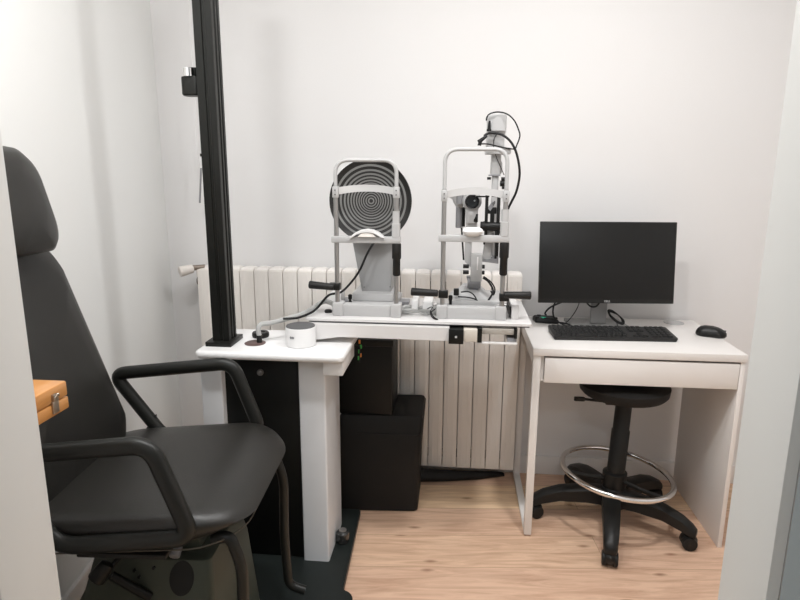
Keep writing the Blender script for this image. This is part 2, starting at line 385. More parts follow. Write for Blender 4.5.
lv = [(-.085, .09, .10, .05), (-.078, .115, .122, .06), (-.06, .135, .136, .065), (-.03, .142, .140, .07), (-.01, .138, .136, .07), (.004, .124, .122, .07), (.012, .10, .10, .06), (.016, .06, .06, .05)]
obj('headrest', loft(lv, L3(head_f), n=10), 'leather', CH, local=True, smooth=70)
hb = BM()
for y in (-.03, .03): add_cyl(hb, (-.385, y, 1.10-zz), (-.372, y, 1.25-zz), .008, n=10)
obj('headrest_bar', hb, 'black', CH, local=True)
# loop armrests
loop = [(-.235, .752), (.070, .790), (.178, .600), (.160, .560), (-.145, .545)]
for s in (1, -1):
    y = .268*s
    bmm = add_sweep(BM(), round_path(local_path([(-.262, .774), (.098, .814), (.172, .604), (-.12, .573)], y), .042, 8, closed=True), .0170, .0195, n=16, closed=True, up=(0, 1, 0))
    obj('armrest', bmm, 'arm', CH, local=True, smooth=80)
obj('seat_bracket', box(-.10, .10, -.245, .245, .530-zz, .542-zz, bev=.003), 'shell', CH, local=True)
obj('recline_lever', prism([(-.178, .600), (-.143, .650), (-.139, .600)], lambda x, z, y: (x, y, z-zz), .262, .274, bev=.002), 'black', CH, local=True, smooth=0)
# footrest tubes
for s in (1, -1):
    ft = round_path(local_path([(.190, .556), (.228, .566), (.253, .49), (.248, .30), (.255, .135), (.305, .118)], .20*s), .05, 7)
    obj('footrest_tube', add_sweep(BM(), ft, .0135, n=14), 'arm', CH, local=True, smooth=80)
# pedestal: flared housing with a dark recess, piston block and pedal lever
pd = loft([(.0, .245, .235, .03, -.075, 0), (.03, .24, .23, .03, -.075, 0), (.337, .160, .150, .02, .0, 0), (.415, .146, .122, .02, .003, 0), (.420, .138, .114, .02, .003, 0)], lambda a, b, h: (a, b, h), n=5)
ped = obj('pedestal', pd, 'ped', CH, local=True, smooth=30)
def ped_face(x, z, h): return (x, -(.122+(.443-z)*.36)-h, z-zz)
rc = [(.082+.030*cos(2*pi*k/28), .404+.038*sin(2*pi*k/28)) for k in range(28)]
obj('recess', prism(rc, ped_face, -.004, .0012), 'cab', CH, local=True, smooth=30)
for x, z in ((-.035, .418), (-.022, .405), (.012, .425)): obj('pedestal_bolt', prism([(x+.004*cos(2*pi*k/8), z+.004*sin(2*pi*k/8)) for k in range(8)], ped_face, -.004, .003), 'black', CH, local=True)
obj('lift_column', box(-.09, .11, -.085, .085, .415, .505, bev=.004), 'ped', CH, local=True)
obj('lift_block', box(-.055, -.005, -.118, -.086, .4205, .49, bev=.003), 'ped', CH, local=True)
obj('piston', cyl((.022, -.112, .4205), (.022, -.112, .49), .014, n=18), 'chrome', CH, local=True)
obj('valve_knob', cyl((.062, -.125, .425), (.062, -.100, .44), .013, n=12, bev=.002), 'mgrey', CH, local=True)
lp = smooth_path([(-.05, -.12, .40-.03), (-.10, -.15, .45-.03), (-.17, -.20, .36), (-.215, -.245, .31)], 6)
lv_ = BM()
a, b = (-1.0420, -0.9000, 0.4750), (-1.0640, -0.9300, 0.4480)
add_cyl(lv_, a, b, .0065, n=10); add_cyl(lv_, (-1.0580, -0.9300, 0.4370), (-0.9850, -0.9000, 0.3610), .010, .012, n=12)
lever = obj('lever', lv_, 'cab', CH)
kb = BM(); add_cyl(kb, (-1.0610, -0.9300, 0.4690), (-1.0850, -0.9500, 0.4350), .017, .021, n=18, bev=.006); obj('lever_knob', kb, 'black', lever)

# ------------------------------------------------------------------ instrument stand
ST = thing('instrument_stand', 'white and black instrument stand with a thick white top', 'instrument stand', (-.87, -.2, PZ))
TZ = .80
obj('tabletop', loft([(TZ-.022, .221, .148, .022), (TZ-.019, .2245, .1515, .024), (TZ-.011, .226, .153, .025), (TZ-.004, .2245, .1515, .024), (TZ, .220, .147, .022)], lambda a, b, h: (-.857+a*1.075, -.192+b*.97, h), n=6), 'stand', ST)
obj('leg', loft([(PZ, .0415, .118, .006), (TZ-.023, .0415, .118, .006)], lambda a, b, h: (-.7345+a*1.08, -.152+b, h), n=3), 'leg', ST)
obj('leg', loft([(PZ, .048, .118, .006), (TZ-.023, .048, .118, .006)], lambda a, b, h: (-1.0700+a*.76, -.165+b, h), n=3), 'leg', ST)
dr = obj('door', box(-1.034, -.783, -.254, -.236, PZ+.002, TZ-.024, bev=.002), 'cab', ST)
obj('cabinet_body', box(-1.033, -.784, -.234, -.05, PZ+.002, TZ-.025), 'cab', ST)
obj('lock_knob', lathe(BM(), (-0.9100, -0.2560, 0.7110), [(.011, 0), (.011, .006), (.009, .010), (.003, .011)], axis=(0, -1, 0), n=20), 'alu', dr)
obj('side_block', box(-.686, -.622, -.315, -.10, TZ-.072, TZ-.023, bev=.003), 'stand', ST)
sp = BM(); add_cyl(sp, (-.632, -.10, .766), (-.632, -.10, .776), .006, n=10)
k = thing('coloured_plug_cluster', 'green and orange cable plugs hanging under the right edge of the white stand top', 'plugs', (-0.6550, -0.0850, 0.7000))
for (px, py, m_) in ((347, 352, 'orange'), (348.5, 357, 'greenp'), (346.5, 362, 'greenp'), (348, 366, 'orange'), (346, 369, 'greenp')):
    c = Vector((-.609-.0033*(346-px), -.085, .7405+.0035*(362-py))); obj('plug', cyl(c+Vector((0, 0, -.006)), c+Vector((0, 0, .007)), .0036, n=8), m_, k)
obj('wire', cable([(-.640, -.10, .772), (-.606, -.095, .765), (-.604, -.09, .74), (-.606, -.088, .70)], .002), 'cable', k)
t = thing('levelling_knob', 'small smoked round knob on the floor plate beside the right stand leg', 'knob', (-.664, -.15, PZ))
obj('knob_body', lathe(BM(), (-.664, -.15, PZ), [(.020, 0), (.024, .006), (.024, .040), (.018, .046), (.001, .046)], n=24), 'smoke', t)
obj('knob_cap', lathe(BM(), (-.664, -.15, PZ+.046), [(.014, 0), (.014, .004), (.001, .005)], n=20), 'alu', t)

# ------------------------------------------------------------------ black column with clamp
CO = thing('equipment_column', 'tall black aluminium equipment column standing on the white stand top', 'column', (-1.04, -.22, TZ))
obj('base_plate', box(-1.084, -.998, -.278, -.165, TZ, TZ+.015, bev=.001), 'anod', CO)
cx0, cx1, cy0, cy1 = -1.066, -1.010, -.258, -.192
pole = [(cx0, cy0), (cx0+.024, cy0), (cx0+.026, cy0+.004), (cx0+.034, cy0+.004), (cx0+.036, cy0), (cx1, cy0), (cx1, cy0+.018), (cx1-.005, cy0+.020), (cx1-.005, cy0+.030), (cx1, cy0+.032), (cx1, cy0+.040), (cx1-.005, cy0+.042), (cx1-.005, cy0+.052), (cx1, cy0+.054), (cx1, cy1), (cx0, cy1)]
obj('pole', prism(pole, lambda x, y, h: (x, y, h), TZ+.015, 2.25), 'anod', CO, smooth=0)
gs = BM()
for yy in (cy0+.0210, cy0+.0430): add_box(gs, cx1-.0046, cx1-.0036, yy, yy+.008, TZ+.02, 2.24)
for yy in (cy0+.0325, cy0+.0055): add_box(gs, cx1-.001, cx1+.0006, yy, yy+.0065, TZ+.02, 2.24)
obj('groove_strip', gs, 'anodl', CO, smooth=0)
cl = loft([(1.588, .026, .022, .012), (1.592, .029, .026, .014), (1.640, .029, .026, .014), (1.643, .028, .025, .014)], lambda a, b, h: (-1.095+a, -.222+b, h), n=5)
clo = obj('clamp', cl, 'anod', CO)
add = BM(); add_cyl(add, (-1.090, -.222, 1.643), (-1.090, -.222, 1.670), .022, n=24, bev=.003); obj('clamp_pin', add, 'anod', clo)
add = BM(); add_cyl(add, (-1.097, -.238, 1.643), (-1.097, -.238, 1.667), .017, n=24); obj('chrome_sleeve', add, 'chrome', clo, label='short chrome cylinder rising from the clamp')
# pull cord beside the column
PC = thing('hanging_cord', 'thin white cord with a dark rod hanging left of the black column', 'cord', (-1.10, .44, 1.2))
obj('cord', cable([(-1.3710, 0.4400, 2.2610), (-1.3790, 0.4400, 2.0410), (-1.3820, 0.4400, 1.7530), (-1.3850, 0.4400, 1.4500), (-1.3750, 0.4400, 1.4080)], .0022), 'white', PC)
obj('connector', cyl((-1.3720, 0.4400, 1.4170), (-1.3730, 0.4400, 1.3750), .006, n=10), 'white', PC)
obj('rod', cyl((-1.3720, 0.4400, 1.3790), (-1.3880, 0.4400, 1.2270), .004, n=10), 'mgrey', PC)
obj('hook', box(-1.3690, -1.3540, .43, .51, 1.4230, 1.4350), 'black', PC)

# ------------------------------------------------------------------ cable grommet, puck, cables on the stand
g = thing('cable_grommet', 'brown round cable grommet let into the white stand top', 'grommet', (-.935, -.224, TZ))
obj('disc', lathe(BM(), (-.935, -.224, TZ), [(.034, 0), (.035, .002), (.030, .0045), (.001, .0045)], n=36), 'brown', g)
obj('plug', lathe(BM(), (-.920, -.224, TZ+.004), [(.009, 0), (.009, .024), (.006, .028), (.001, .028)], n=14), 'black', g)
b = BM(); lathe(b, (-.943, -.142, TZ), [(.016, .001), (.027, .000), (.029, .004), (.029, .014), (.026, .018), (.017, .018), (.015, .014)], n=30)
single('rubber_ring', b, 'black', 'small black rubber ring lying behind the brown grommet on the stand', 'ring')
P0 = [(-.920, -.224, TZ+.028), (-.922, -.224, TZ+.052), (-.914, -.215, TZ+.064), (-.885, -.20, TZ+.0665), (-.84, -.165, TZ+.073), (-.800, -.12, TZ+.080), (-.775, -.085, TZ+.090), (-.752, -.06, TZ+.104), (-.730, -.06, TZ+.114), (-.700, -.085, TZ+.112), (-.690, -.10, TZ+.108)]
single('cable_conduit', cable(P0, .0085), 'conduit', 'light grey cable conduit rising from the brown grommet to the ring disc instrument', 'cable')

# ------------------------------------------------------------------ swing table
BZ = .88
SW = thing('swivel_instrument_table', 'white swivel table board on a round pivot reaching over to the desk', 'table', (-.779, -.222, TZ))
pv = BM(); lathe(pv, (-.779, -.222, TZ), [(.047, 0), (.0498, .003), (.0498, .060), (.048, .064), (.001, .064)], n=48)
pivot = obj('pivot_drum', pv, 'stand', SW)
obj('drum_cap', lathe(BM(), (-.779, -.222, TZ+.064), [(.0475, 0), (.0465, .003), (.001, .003)], n=48), 'cap', pivot)
for a0 in (-112, -103, -62, -55):
    a = radians(a0); c = Vector((-.781+.0499*cos(a), -.222+.0499*sin(a), TZ+.036)); u = Vector((-sin(a), cos(a), 0))
    mk = BM(); lathe(mk, c, [(.0042, 0), (.0042, .0004), (.0030, .0004), (.0030, .0002)], axis=(cos(a), sin(a), 0), n=12)
    obj('mark', mk, 'mgrey', pivot)
ay = -.178
arm = [(-.781, TZ+.012), (-.735, TZ+.012), (-.70, TZ+.020), (-.655, TZ+.030), (-.645, TZ+.024), (-.285, .8165), (-.285, .866), (-.781, .866)]
arm = [(-.76, TZ+.008), (-.725, TZ+.010), (-.655, .821), (-.290, .8175), (-.290, .8645), (-.76, .8645)]
obj('swing_arm', prism(arm, lambda x, z, y: (x, y, z), -.190, -.06, bev=.0015), 'board', SW, smooth=30)
bd = loft([(BZ-.009, .377, .186, .010), (BZ-.001, .377, .186, .010), (BZ, .376, .185, .010)], lambda a, b, h: (-.399+a, .012+b, h), n=4)
obj('board', bd, 'board', SW)
obj('board_underlay', box(-.765, -.030, -.168, .185, BZ-.014, BZ-.0095), 'cap', SW)
lk = obj('lock_block', box(-.292, -.244, -.203, -.06, .813, .861, bev=.001), 'cab', SW)
obj('lock_screw', lathe(BM(), (-.268, -.203, .837), [(.004, 0), (.004, .001), (.001, .0012)], axis=(0, -1, 0), n=12), 'logo', lk)
obj('end_block', box(-.2435, -.199, -.195, -.06, .820, .860, bev=.001), 'beige', SW)
obj('slide_end', box(-.1985, -.184, -.195, -.06, .818, .865), 'cab', SW)
obj('slide_end', box(-.079, -.070, -.185, -.06, .832, .865), 'cab', SW)
obj('slide_foot', box(-.100, -.0705, -.175, -.06, .8185, .831), 'mgrey', SW)
obj('slide_rail', box(-.183, -.080, -.178, -.15, .843, .861, bev=.001), 'rail', SW)
obj('slide_rail', box(-.200, -.070, -.192, -.176, .812, .818, bev=.001), 'board', SW)

# ------------------------------------------------------------------ chinrest frames
def hand_grip(p0, p1, parent, collar):
    g = BM(); add_cyl(g, p0, p1, .0135, .0115, n=20, bev=.004)
    h = obj('hand_grip', g, 'grip', parent)
    obj('grip_collar', box(*collar, bev=.003), 'black', parent)
def chinrest(T, xl, xr, yp, zarch, zband, zbar, sag, base_x0, base_x1):
    """posts at xl, xr on plane yp"""
    for x, z1 in ((xl, zband+.02), (xr, zband+.02)): obj('post', cyl((x, yp, BZ+.03), (x, yp, z1), .0078, n=18), 'alu', T)
    R = .045
    obj('arch', add_sweep(BM(), round_path([(xl, yp, zband), (xl, yp, zarch), (xr, yp, zarch), (xr, yp, zband)], R, 9), .0064, n=16), 'lgrey', T, smooth=80)
    xm = (xl+xr)/2; w = (xr-xl)/2
    b = BM(); rings = []
    for i in range(21):
        s = -1+2*i/20; x = xm+w*1.06*s; y = yp-.004+.040*(1-s*s); z = zband+sag*(1-s*s); n_ = Vector((s*.5, -1, 0)).normalized()
        hh = .0115; th = .004
        rings.append([Vector((x, y, z))+n_*o+Vector((0, 0, q)) for o, q in ((th, -hh), (th, hh), (-th, hh), (-th, -hh))])
    add_rings(b, rings); band = obj('forehead_band', b, 'bandm', T, smooth=30)
    for x in (xl, xr):
        for dz in (-.008, .006): obj('band_screw', cyl((x, yp-.014, zband+dz), (x, yp-.006, zband+dz), .0022, n=8), 'cap', band)
    for x in (xl, xr): obj('band_clamp', box(x-.010, x+.010, yp-.010, yp+.010, zband-.019, zband+.018, bev=.003), 'lgrey', T)
    obj('chin_bar', box(xl-.016, xr+.015, yp-.012, yp+.012, zbar-.011, zbar+.011, bev=.003), 'lgrey', T)
    obj('post_sleeve', loft([(zbar+.01, .0135, .013, .006), (zbar+.055, .0135, .013, .006), (zbar+.056, .011, .011, .005), (zbar+.095, .011, .011, .005)], lambda a, b, h: (xr-.001+a, yp+b, h), n=4), 'lgrey', T)
    g = BM(); lathe(g, (xr+.001, yp, zbar-.12), [(.010, 0), (.013, .004), (.0125, .056), (.0155, .060), (.0155, .105), (.014, .109)], n=24); obj('height_grip', g, 'grip', T)
    # base bar: long recessed bar with square feet
    b = BM(); add_box(b, base_x0+.03, base_x1-.03, yp-.012, yp+.03, BZ, BZ+.040, bev=.002)
    add_box(b, base_x0, base_x0+.036, yp-.018, yp+.03, BZ, BZ+.046, bev=.004); add_box(b, base_x1-.036, base_x1, yp-.018, yp+.03, BZ, BZ+.046, bev=.004)
    obj('frame_base', b, 'lgrey', T)


# slit lamp drawing grid: drawing units (about 3.4 mm) to metres
def KX(u, v=215): return -1.755370+0.00320442*u+-0.00045881*v+0.0000011451*u*v+0.0000000492*v*v
def Z(v, _=0): return 1.904885+-0.00294480*v+-0.0000011758*v*v

YP = -.12
TP = thing('corneal_topographer', 'eye measuring instrument with a large disc of concentric black and grey rings', 'medical instrument', (-.57, 0, BZ))
chinrest(TP, -.6745, -.4730, YP, 1.399, 1.297, 1.141, .012, -.689, -.455)
cr = [(-.058, -.004), (-.040, .012), (-.020, .021), (0, .024), (.020, .021), (.040, .012), (.058, -.004), (.050, -.004), (.034, .006), (.018, .012), (0, .014), (-.018, .012), (-.034, .006), (-.050, -.004)]
cup = obj('chin_cup', prism([(-.569+a, 1.153+b) for a, b in cr], lambda x, z, y: (x, y, z), YP-.024, YP+.012, bev=.001), 'white', TP)
obj('chin_paper', prism([(-.569+a, 1.153+b) for a, b in ((-.030, -.001), (-.018, .0105), (0, .0125), (.018, .0105), (.030, -.001))], lambda x, z, y: (x, y, z), YP-.021, YP+.010), 'chin', cup)
hand_grip((-0.7700, -0.1300, 0.9860), (-0.6840, -0.1300, 0.9790), TP, (-.702, -.664, YP-.013, YP+.012, .968, .992))
# disc
DC = Vector((-.577, .0, 1.262)); RD = .1425
pf = BM()
ringr = [(.862, .052), (.745, .048), (.652, .044), (.570, .040), (.496, .036), (.430, .032), (.363, .030), (.302, .028), (.246, .026), (.190, .026), (.128, .028), (.064, .034)]
edges = [(1.0, 0), (.985, 0)]
rad = []
for c, w in ringr: rad += [(c+w/2, 0), (c-w/2, 1)]
rs = [1.0]+[r for r, _ in rad]+[.012]
n = 72
def dish(r): return .022*(1-(r)**2)
vr = [[pf.verts.new((DC.x+RD*r*cos(2*pi*k/n), DC.y+dish(r), DC.z+RD*r*sin(2*pi*k/n))) for k in range(n)] for r in rs]
for i in range(len(rs)-1):
    mi = 1 if i % 2 == 1 else 0
    for k in range(n):
        f = pf.faces.new((vr[i][k], vr[i][(k+1) % n], vr[i+1][(k+1) % n], vr[i+1][k])); f.material_index = mi
f = pf.faces.new(vr[-1]); f.material_index = 0
# back shell and rim
vb = [[pf.verts.new((DC.x+RD*r*cos(2*pi*k/n), DC.y+dy, DC.z+RD*r*sin(2*pi*k/n))) for k in range(n)] for r, dy in ((1.015, -.002), (1.022, .006), (1.0, .022), (.8, .045), (.5, .06))]
vb = [vr[0]]+vb
for i in range(len(vb)-1):
    for k in range(n):
        f = pf.faces.new((vb[i][k], vb[i][(k+1) % n], vb[i+1][(k+1) % n], vb[i+1][k])); f.material_index = 2 if i > 0 else 0
f = pf.faces.new(vb[-1]); f.material_index = 2
disc = obj('ring_disc', pf, ['ring_d', 'ring_l', 'mgrey'], TP, smooth=35, label='round disc of concentric black and grey rings')
bd = BM(); add_loft(bd, [(.932, .054, .055, .006), (1.115, .074, .065, .008), (1.22, .074, .065, .008)], lambda a, b, h: (-.563-(h-.932)*.065+a, .10+b, h), n=3)
body = obj('tapered_housing', bd, 'hgrey', TP)
for c in ((-0.6080, 0.0440, 0.9480), (-0.5120, 0.0440, 0.9510)): obj('housing_screw', cyl(c, (c[0], c[1]+.003, c[2]), .0022, n=8), 'cap', body)
obj('carriage', box(-.645, -.497, .0, .19, .905, .933, bev=.003), 'lgrey', TP)
obj('base_plate', box(-.655, -.480, -.06, .192, .886, .904, bev=.003), 'lgrey', TP)
cr_ = BM(); add_box(cr_, -.705, -.445, .06, .125, BZ, .892, bev=.002); obj('cross_rail', cr_, 'mgrey', TP)
obj('rail_cover', box(-.735, -.690, .03, .10, BZ, .925, bev=.004), 'stand', TP)
jx = Vector((-.647, -.03, .904)); j = BM(); lathe(j, jx, [(.012, -.018), (.010, 0), (.005, .006), (.0045, .012), (.007, .014), (.0075, .028), (.004, .031)], n=16); obj('joystick', j, 'black', TP)
obj('locking_foot', lathe(BM(), (-.715, -.085, BZ), [(.013, 0), (.014, .006), (.010, .010), (.001, .011)], n=18), 'black', TP)
single('instrument_cable', cable([(-.845, -.195, TZ+.080), (-.80, -.185, TZ+.082), (-.765, -.150, TZ+.090), (-.745, -.115, TZ+.104), (-.718, -.060, TZ+.136), (-.680, -.03, TZ+.142), (-.646, -.005, .975), (-.615, -.004, 1.02), (-.590, -.004, 1.075), (-.570, .0, 1.110), (-.560, .03, 1.122)], .0042), 'cable', 'black cable running from the pivot drum up behind the left chinrest post', 'cable')

# ------------------------------------------------------------------ slit lamp
SL = thing('slit_lamp', 'slit lamp microscope with a tall grey lamp tower behind its chinrest', 'medical instrument', (-.21, 0, BZ))
chinrest(SL, -.3170, -.1190, YP, 1.434, 1.288, 1.150, .014, -.336, -.104)
cp = BM(); add_loft(cp, [(0, .018, .012, .01), (.008, .032, .020, .018), (.018, .037, .022, .02), (.026, .034, .018, .018), (.032, .024, .010, .01)], lambda a, b, h: (-.222+a*.92, YP-.006+b, 1.158+h*.9), n=6)
obj('chin_cup', cp, 'white', SL)
hand_grip((-0.4220, -0.1300, 0.9700), (-0.3310, -0.1300, 0.9660), SL, (-.330, -.298, YP-.013, YP+.012, .950, .975))
hand_grip((-0.0250, -0.1300, 0.9660), (-0.1130, -0.1300, 0.9660), SL, (-.128, -.096, YP-.013, YP+.012, .944, .969))
Y0 = .03
def B(px0, py0, px1, py1): return None
def slab(name, r, y0, y1, m, par, bev=.003, **k):
    x0, x1, z0, z1 = r
    return obj(name, box(x0, x1, y0, y1, z0, z1, bev=bev), m, par, **k)
slab('base_plate', (-0.2850, -0.1090, 0.8950, 0.9250), -.05, .16, 'lgrey', SL)
obj('dome_base', loft([(.915, .080, .06, .03), (.925, .078, .058, .03), (.950, .045, .045, .03), (.965, .030, .030, .02)], lambda a, b, h: (-.218+a, Y0+.02+b, h), n=6), 'lgrey', SL)
obj('neck_drum', cyl((-.232, Y0-.02, .980), (-.186, Y0-.02, .980), .020, n=28), 'mgrey', SL)
obj('neck', loft([(.95, .018, .016, .006), (.975, .020, .016, .006), (1.0, .026, .018, .006)], lambda a, b, h: (-.210+a, Y0-.005+b, h), n=4), 'mgrey', SL)
tb = slab('scale_housing', (-0.2220, -0.1830, 0.9870, 1.0840), -.012, .03, 'lgrey', SL)
slab('scale_slot', (-0.2020, -0.1970, 1.0290, 1.0750), -.0145, -.0125, 'white', tb, bev=.0004)
for i, (z, (xa, xb)) in enumerate((z_, x_) for z_ in (1.0380, 1.0170) for x_ in ((464.5, 470.5), (482.5, 486.5))):
    obj('adjust_knob', cyl((KX(xa), .008, z), (KX(xb), .008, z), .0072, n=16, bev=.0015), 'black', SL)
obj('side_arm', prism([(-0.2440, 1.1260), (-0.2200, 1.1260), (-0.2210, 1.0300), (-0.2440, 1.0510)], lambda x, z, y: (x, y, z), .03, .055, bev=.002), 'lgrey', SL, smooth=30)
obj('side_arm', prism([(-0.1760, 1.1200), (-0.1490, 1.1200), (-0.1510, 1.0570), (-0.1830, 1.0600)], lambda x, z, y: (x, y, z), .03, .055, bev=.002), 'lgrey', SL, smooth=30)
obj('lower_plate', prism([(-0.1830, 1.0540), (-0.1520, 1.0640), (-0.1260, 1.0750), (-0.1250, 1.0470)], lambda x, z, y: (x, y, z), .02, .07, bev=.001), 'mgrey', SL, smooth=30)
# microscope
hc = Vector((-0.2240, 0.0000, 1.2640))
mh = BM(); lathe(mh, hc+Vector((0, .065, 0)), [(.020, -.01), (.030, 0), (.034, .02), (.034, .045), (.032, .054), (.026, .060)], axis=(0, -1, 0), n=36)
add_loft(mh, [(0, .018, .022, .01), (.05, .024, .026, .012)], lambda a, b, h: (hc.x+a, .035+b, hc.z-.075+h*1.2), n=5)
head = obj('microscope_head', mh, 'lgrey', SL)
lb = BM(); lathe(lb, hc+Vector((0, .010, 0)), [(.0245, 0), (.0245, .010), (.021, .014), (.018, .010), (.001, .009)], axis=(0, -1, 0), n=36)
ob_ = obj('objective_lens', lb, 'lens', head)
obj('lens_glint', lathe(BM(), hc+Vector((.008, -.001, .003)), [(.003, 0), (.003, .001), (.001, .0012)], axis=(0, -1, 0), n=12), 'chrome', ob_)
cn = BM(); add_loft(cn, [(0, .012, .010, .008), (.02, .022, .018, .014), (.055, .026, .022, .016)], lambda a, b, h: (KX(457)+a*.9+(.055-h)*.15-.0, .055+b, 1.2480+h*.95-.008), n=6)
add_cyl(cn, (KX(449.5), .05, 1.2840), (KX(462), .055, 1.2760), .010, .024, n=20)
obj('side_lobe', cn, 'lgrey', SL)
obj('side_drum', cyl((KX(459.5), .028, 1.2930), (KX(459.5), .028, 1.2550), .012, .013, n=18), 'mgrey', SL)
obj('eyepiece_tube', cyl((KX(459), .055, 1.1690), (KX(459), .055, 1.2590), .0115, n=20, bev=.002), 'mgrey', SL)
obj('eyepiece_backing', box(KX(460), KX(465.5), .065, .075, 1.1720, 1.2410), 'black', SL)
slab('microscope_column', (-0.2430, -0.2040, 1.1260, 1.2340), .022, .06, 'lgrey', SL)
obj('column_screw', lathe(BM(), (-0.2270, 0.0000, 1.2230), [(.008, 0), (.008, .006), (.002, .007)], axis=(0, -1, 0), n=16), 'lgrey', SL)
slab('side_module', (-0.2170, -0.2020, 1.1930, 1.2210), .012, .02, 'black', SL, bev=.001)
rs_ = BM(); add_cyl(rs_, (KX(462), .06, 1.1720), (KX(465), .06, 1.0530), .0032, n=8); obj('rear_rod', rs_, 'black', SL)
# illumination yoke
yk = BM()
x0, x1, z0, z1 = -.1795, -.1690, 1.077, 1.288; add_box(yk, x0, x1, -.01, .004, 1.1510, z1, bev=.0008)
x0, x1, z0, z1 = -.1395, -.1285, 1.077, 1.287; add_box(yk, x0, x1, -.01, .004, z0, z1, bev=.0008)
add_box(yk, KX(475), KX(486), -.008, .0, 1.2790, 1.2840); add_box(yk, KX(491), KX(500), -.010, .004, 1.2810, 1.2880); add_box(yk, KX(484.6), KX(488.4), -.013, .006, 1.2790, 1.2930, bev=.001)
yoke = obj('lamp_yoke', yk, 'black', SL)
obj('yoke_roller', cyl((KX(480.5), .0, 1.1810), (KX(500.5), .0, 1.1790), .0155, n=24, bev=.003), 'black', SL)
obj('roller_ring', cyl((KX(483.5), .0, 1.1810), (KX(485), .0, 1.1810), .017, n=24), 'grip', SL)
mr = BM(); add_box(mr, KX(490), KX(494), -.005, .012, 1.1900, 1.2310); add_box(mr, KX(487.2), KX(496), -.004, .014, 1.2230, 1.2450, bev=.002)
obj('mirror_mount', mr, 'black', SL)
obj('mirror', prism([(-0.1720, 1.2420), (-0.1540, 1.2660), (-0.1470, 1.2570), (-0.1610, 1.2330)], lambda x, z, y: (x, y, z), -.008, .006), 'mgrey', SL, smooth=0)
obj('mirror_tip', prism([(-0.1570, 1.2590), (-0.1470, 1.2690), (-0.1450, 1.2620), (-0.1520, 1.2490)], lambda x, z, y: (x, y, z), -.0105, -.0085), 'cap', SL, smooth=0)
lr = BM(); add_cyl(lr, (KX(497), .01, 1.0670), (KX(496.5), .01, 1.1650), .0042, n=10); add_cyl(lr, (KX(485), .01, 1.1160), (KX(486), .01, 1.1650), .0035, n=10); obj('lower_rod', lr, 'black', SL)
obj('rotation_drum', lathe(BM(), (KX(490.5), .02, 1.1230), [(.018, 0), (.020, .01), (.016, .028), (.012, .040)], n=24), 'lgrey', SL)
# tower
tw = slab('tower_column', (-0.1560, -0.1340, 1.0700, 1.4240), .045, .085, 'lgrey', SL, bev=.006)
slab('tower_collar', (-0.1680, -0.1290, 1.3500, 1.3550), .038, .09, 'mgrey', SL, bev=.001)
slab('tower_neck', (-0.1620, -0.1280, 1.3500, 1.4310), .040, .09, 'lgrey', SL, bev=.010)
obj('tower_flange', box(-0.1820, -0.0980, .015, .115, 1.4230, 1.4430, bev=.004), 'lgrey', SL)
slab('lamp_housing', (-0.1800, -0.1200, 1.4400, 1.4950), .028, .10, 'lgrey', SL, bev=.006)
slab('lamp_cap', (-0.1790, -0.1160, 1.4900, 1.5570), .022, .105, 'lgrey', SL, bev=.007)
obj('cap_arch', prism([(-0.1710, 1.4990), (-0.1590, 1.5380), (-0.1460, 1.5480), (-0.1320, 1.5380), (-0.1190, 1.4990)], lambda x, z, y: (x, y, z), .016, .0225, bev=.001), 'lgrey', SL, smooth=30)
for i, (pa, pb, r_) in enumerate(((486.2, 490, .0045),)): obj('tower_knob', cyl((KX(pa), .04, 1.3420), (KX(pb), .04, 1.3420), r_, n=12), 'black', SL)
kn = BM()
for (py, r_, xa) in ((179, .0065, 500), (183.5, .010, 499), (187.3, .006, 501)): add_cyl(kn, (KX(xa), .03, Z(py,0)), (KX(505.5), .03, Z(py,0)), r_, n=16, bev=.001)
obj('filter_dial', kn, 'black', SL)
obj('tower_fin', prism([(-0.1340, 1.4100), (-0.1230, 1.3940), (-0.1220, 1.3640), (-0.1320, 1.3500)], lambda x, z, y: (x, y, z), .05, .075), 'lgrey', SL, smooth=0)
obj('rail_cover', box(-0.4250, -0.4030, -.06, .05, BZ, .926, bev=.004), 'stand', SL)
obj('rail_cover', box(-.085, -.061, -.115, .02, BZ, .927, bev=.003), 'board', SL)
obj('rail_cover', box(-.3870, -.3520, -.05, .05, BZ, .918, bev=.004), 'stand', SL)
ax = BM(); add_cyl(ax, (KX(428), .02, 0.8940), (KX(512), .02, 0.8940), .006, n=14); add_cyl(ax, (KX(508), .02, 0.8970), (KX(511.5), .02, 0.8970), .010, n=18)
obj('axle', ax, 'alu', SL)
obj('axle_stop', box(-.090, -.0855, -.10, .02, BZ+.004, .92), 'black', SL)
js = Vector((KX(452.5), -.02, BZ)); j = BM(); lathe(j, js, [(.012, .0), (.010, .015), (.005, .02), (.0055, .038), (.007, .040), (.0075, .056), (.004, .059)], n=16); obj('joystick', j, 'black', SL)
obj('cable_plug', box(KX(455.5), KX(461), -.03, -.012, 0.9390, 0.9630, bev=.003), 'black', SL)
def wire(pts, r, y, label, name='lamp_cable'):
    return single(name, cable([(KX(p[0], p[1]), (p[2] if len(p) > 2 else y), Z(p[1])) for p in pts], r), 'cable', label, 'cable')
wire([(461, 290.5, -.02), (468, 289.5, -.025), (473, 292, -.028), (476, 297, -.03), (474.5, 302, -.025), (470, 304.5, -.02)], .0022, -.02, 'short thin black cable arching from a plug at the slit lamp base')
wire([(458, 294.5, -.03), (466, 294.5, -.035), (474, 296, -.035), (479, 299.5, -.035), (481, 305.5, -.03)], .0024, -.03, 'lower black cable arc crossing the dome of the slit lamp base')
wire([(483, 277, .0), (488, 280, -.01), (492.3, 287, -.015), (491.5, 292, -.02), (486, 300, -.025), (480, 305.5, -.025)], .0036, -.01, 'thick black cable curving down right of the slit lamp neck')
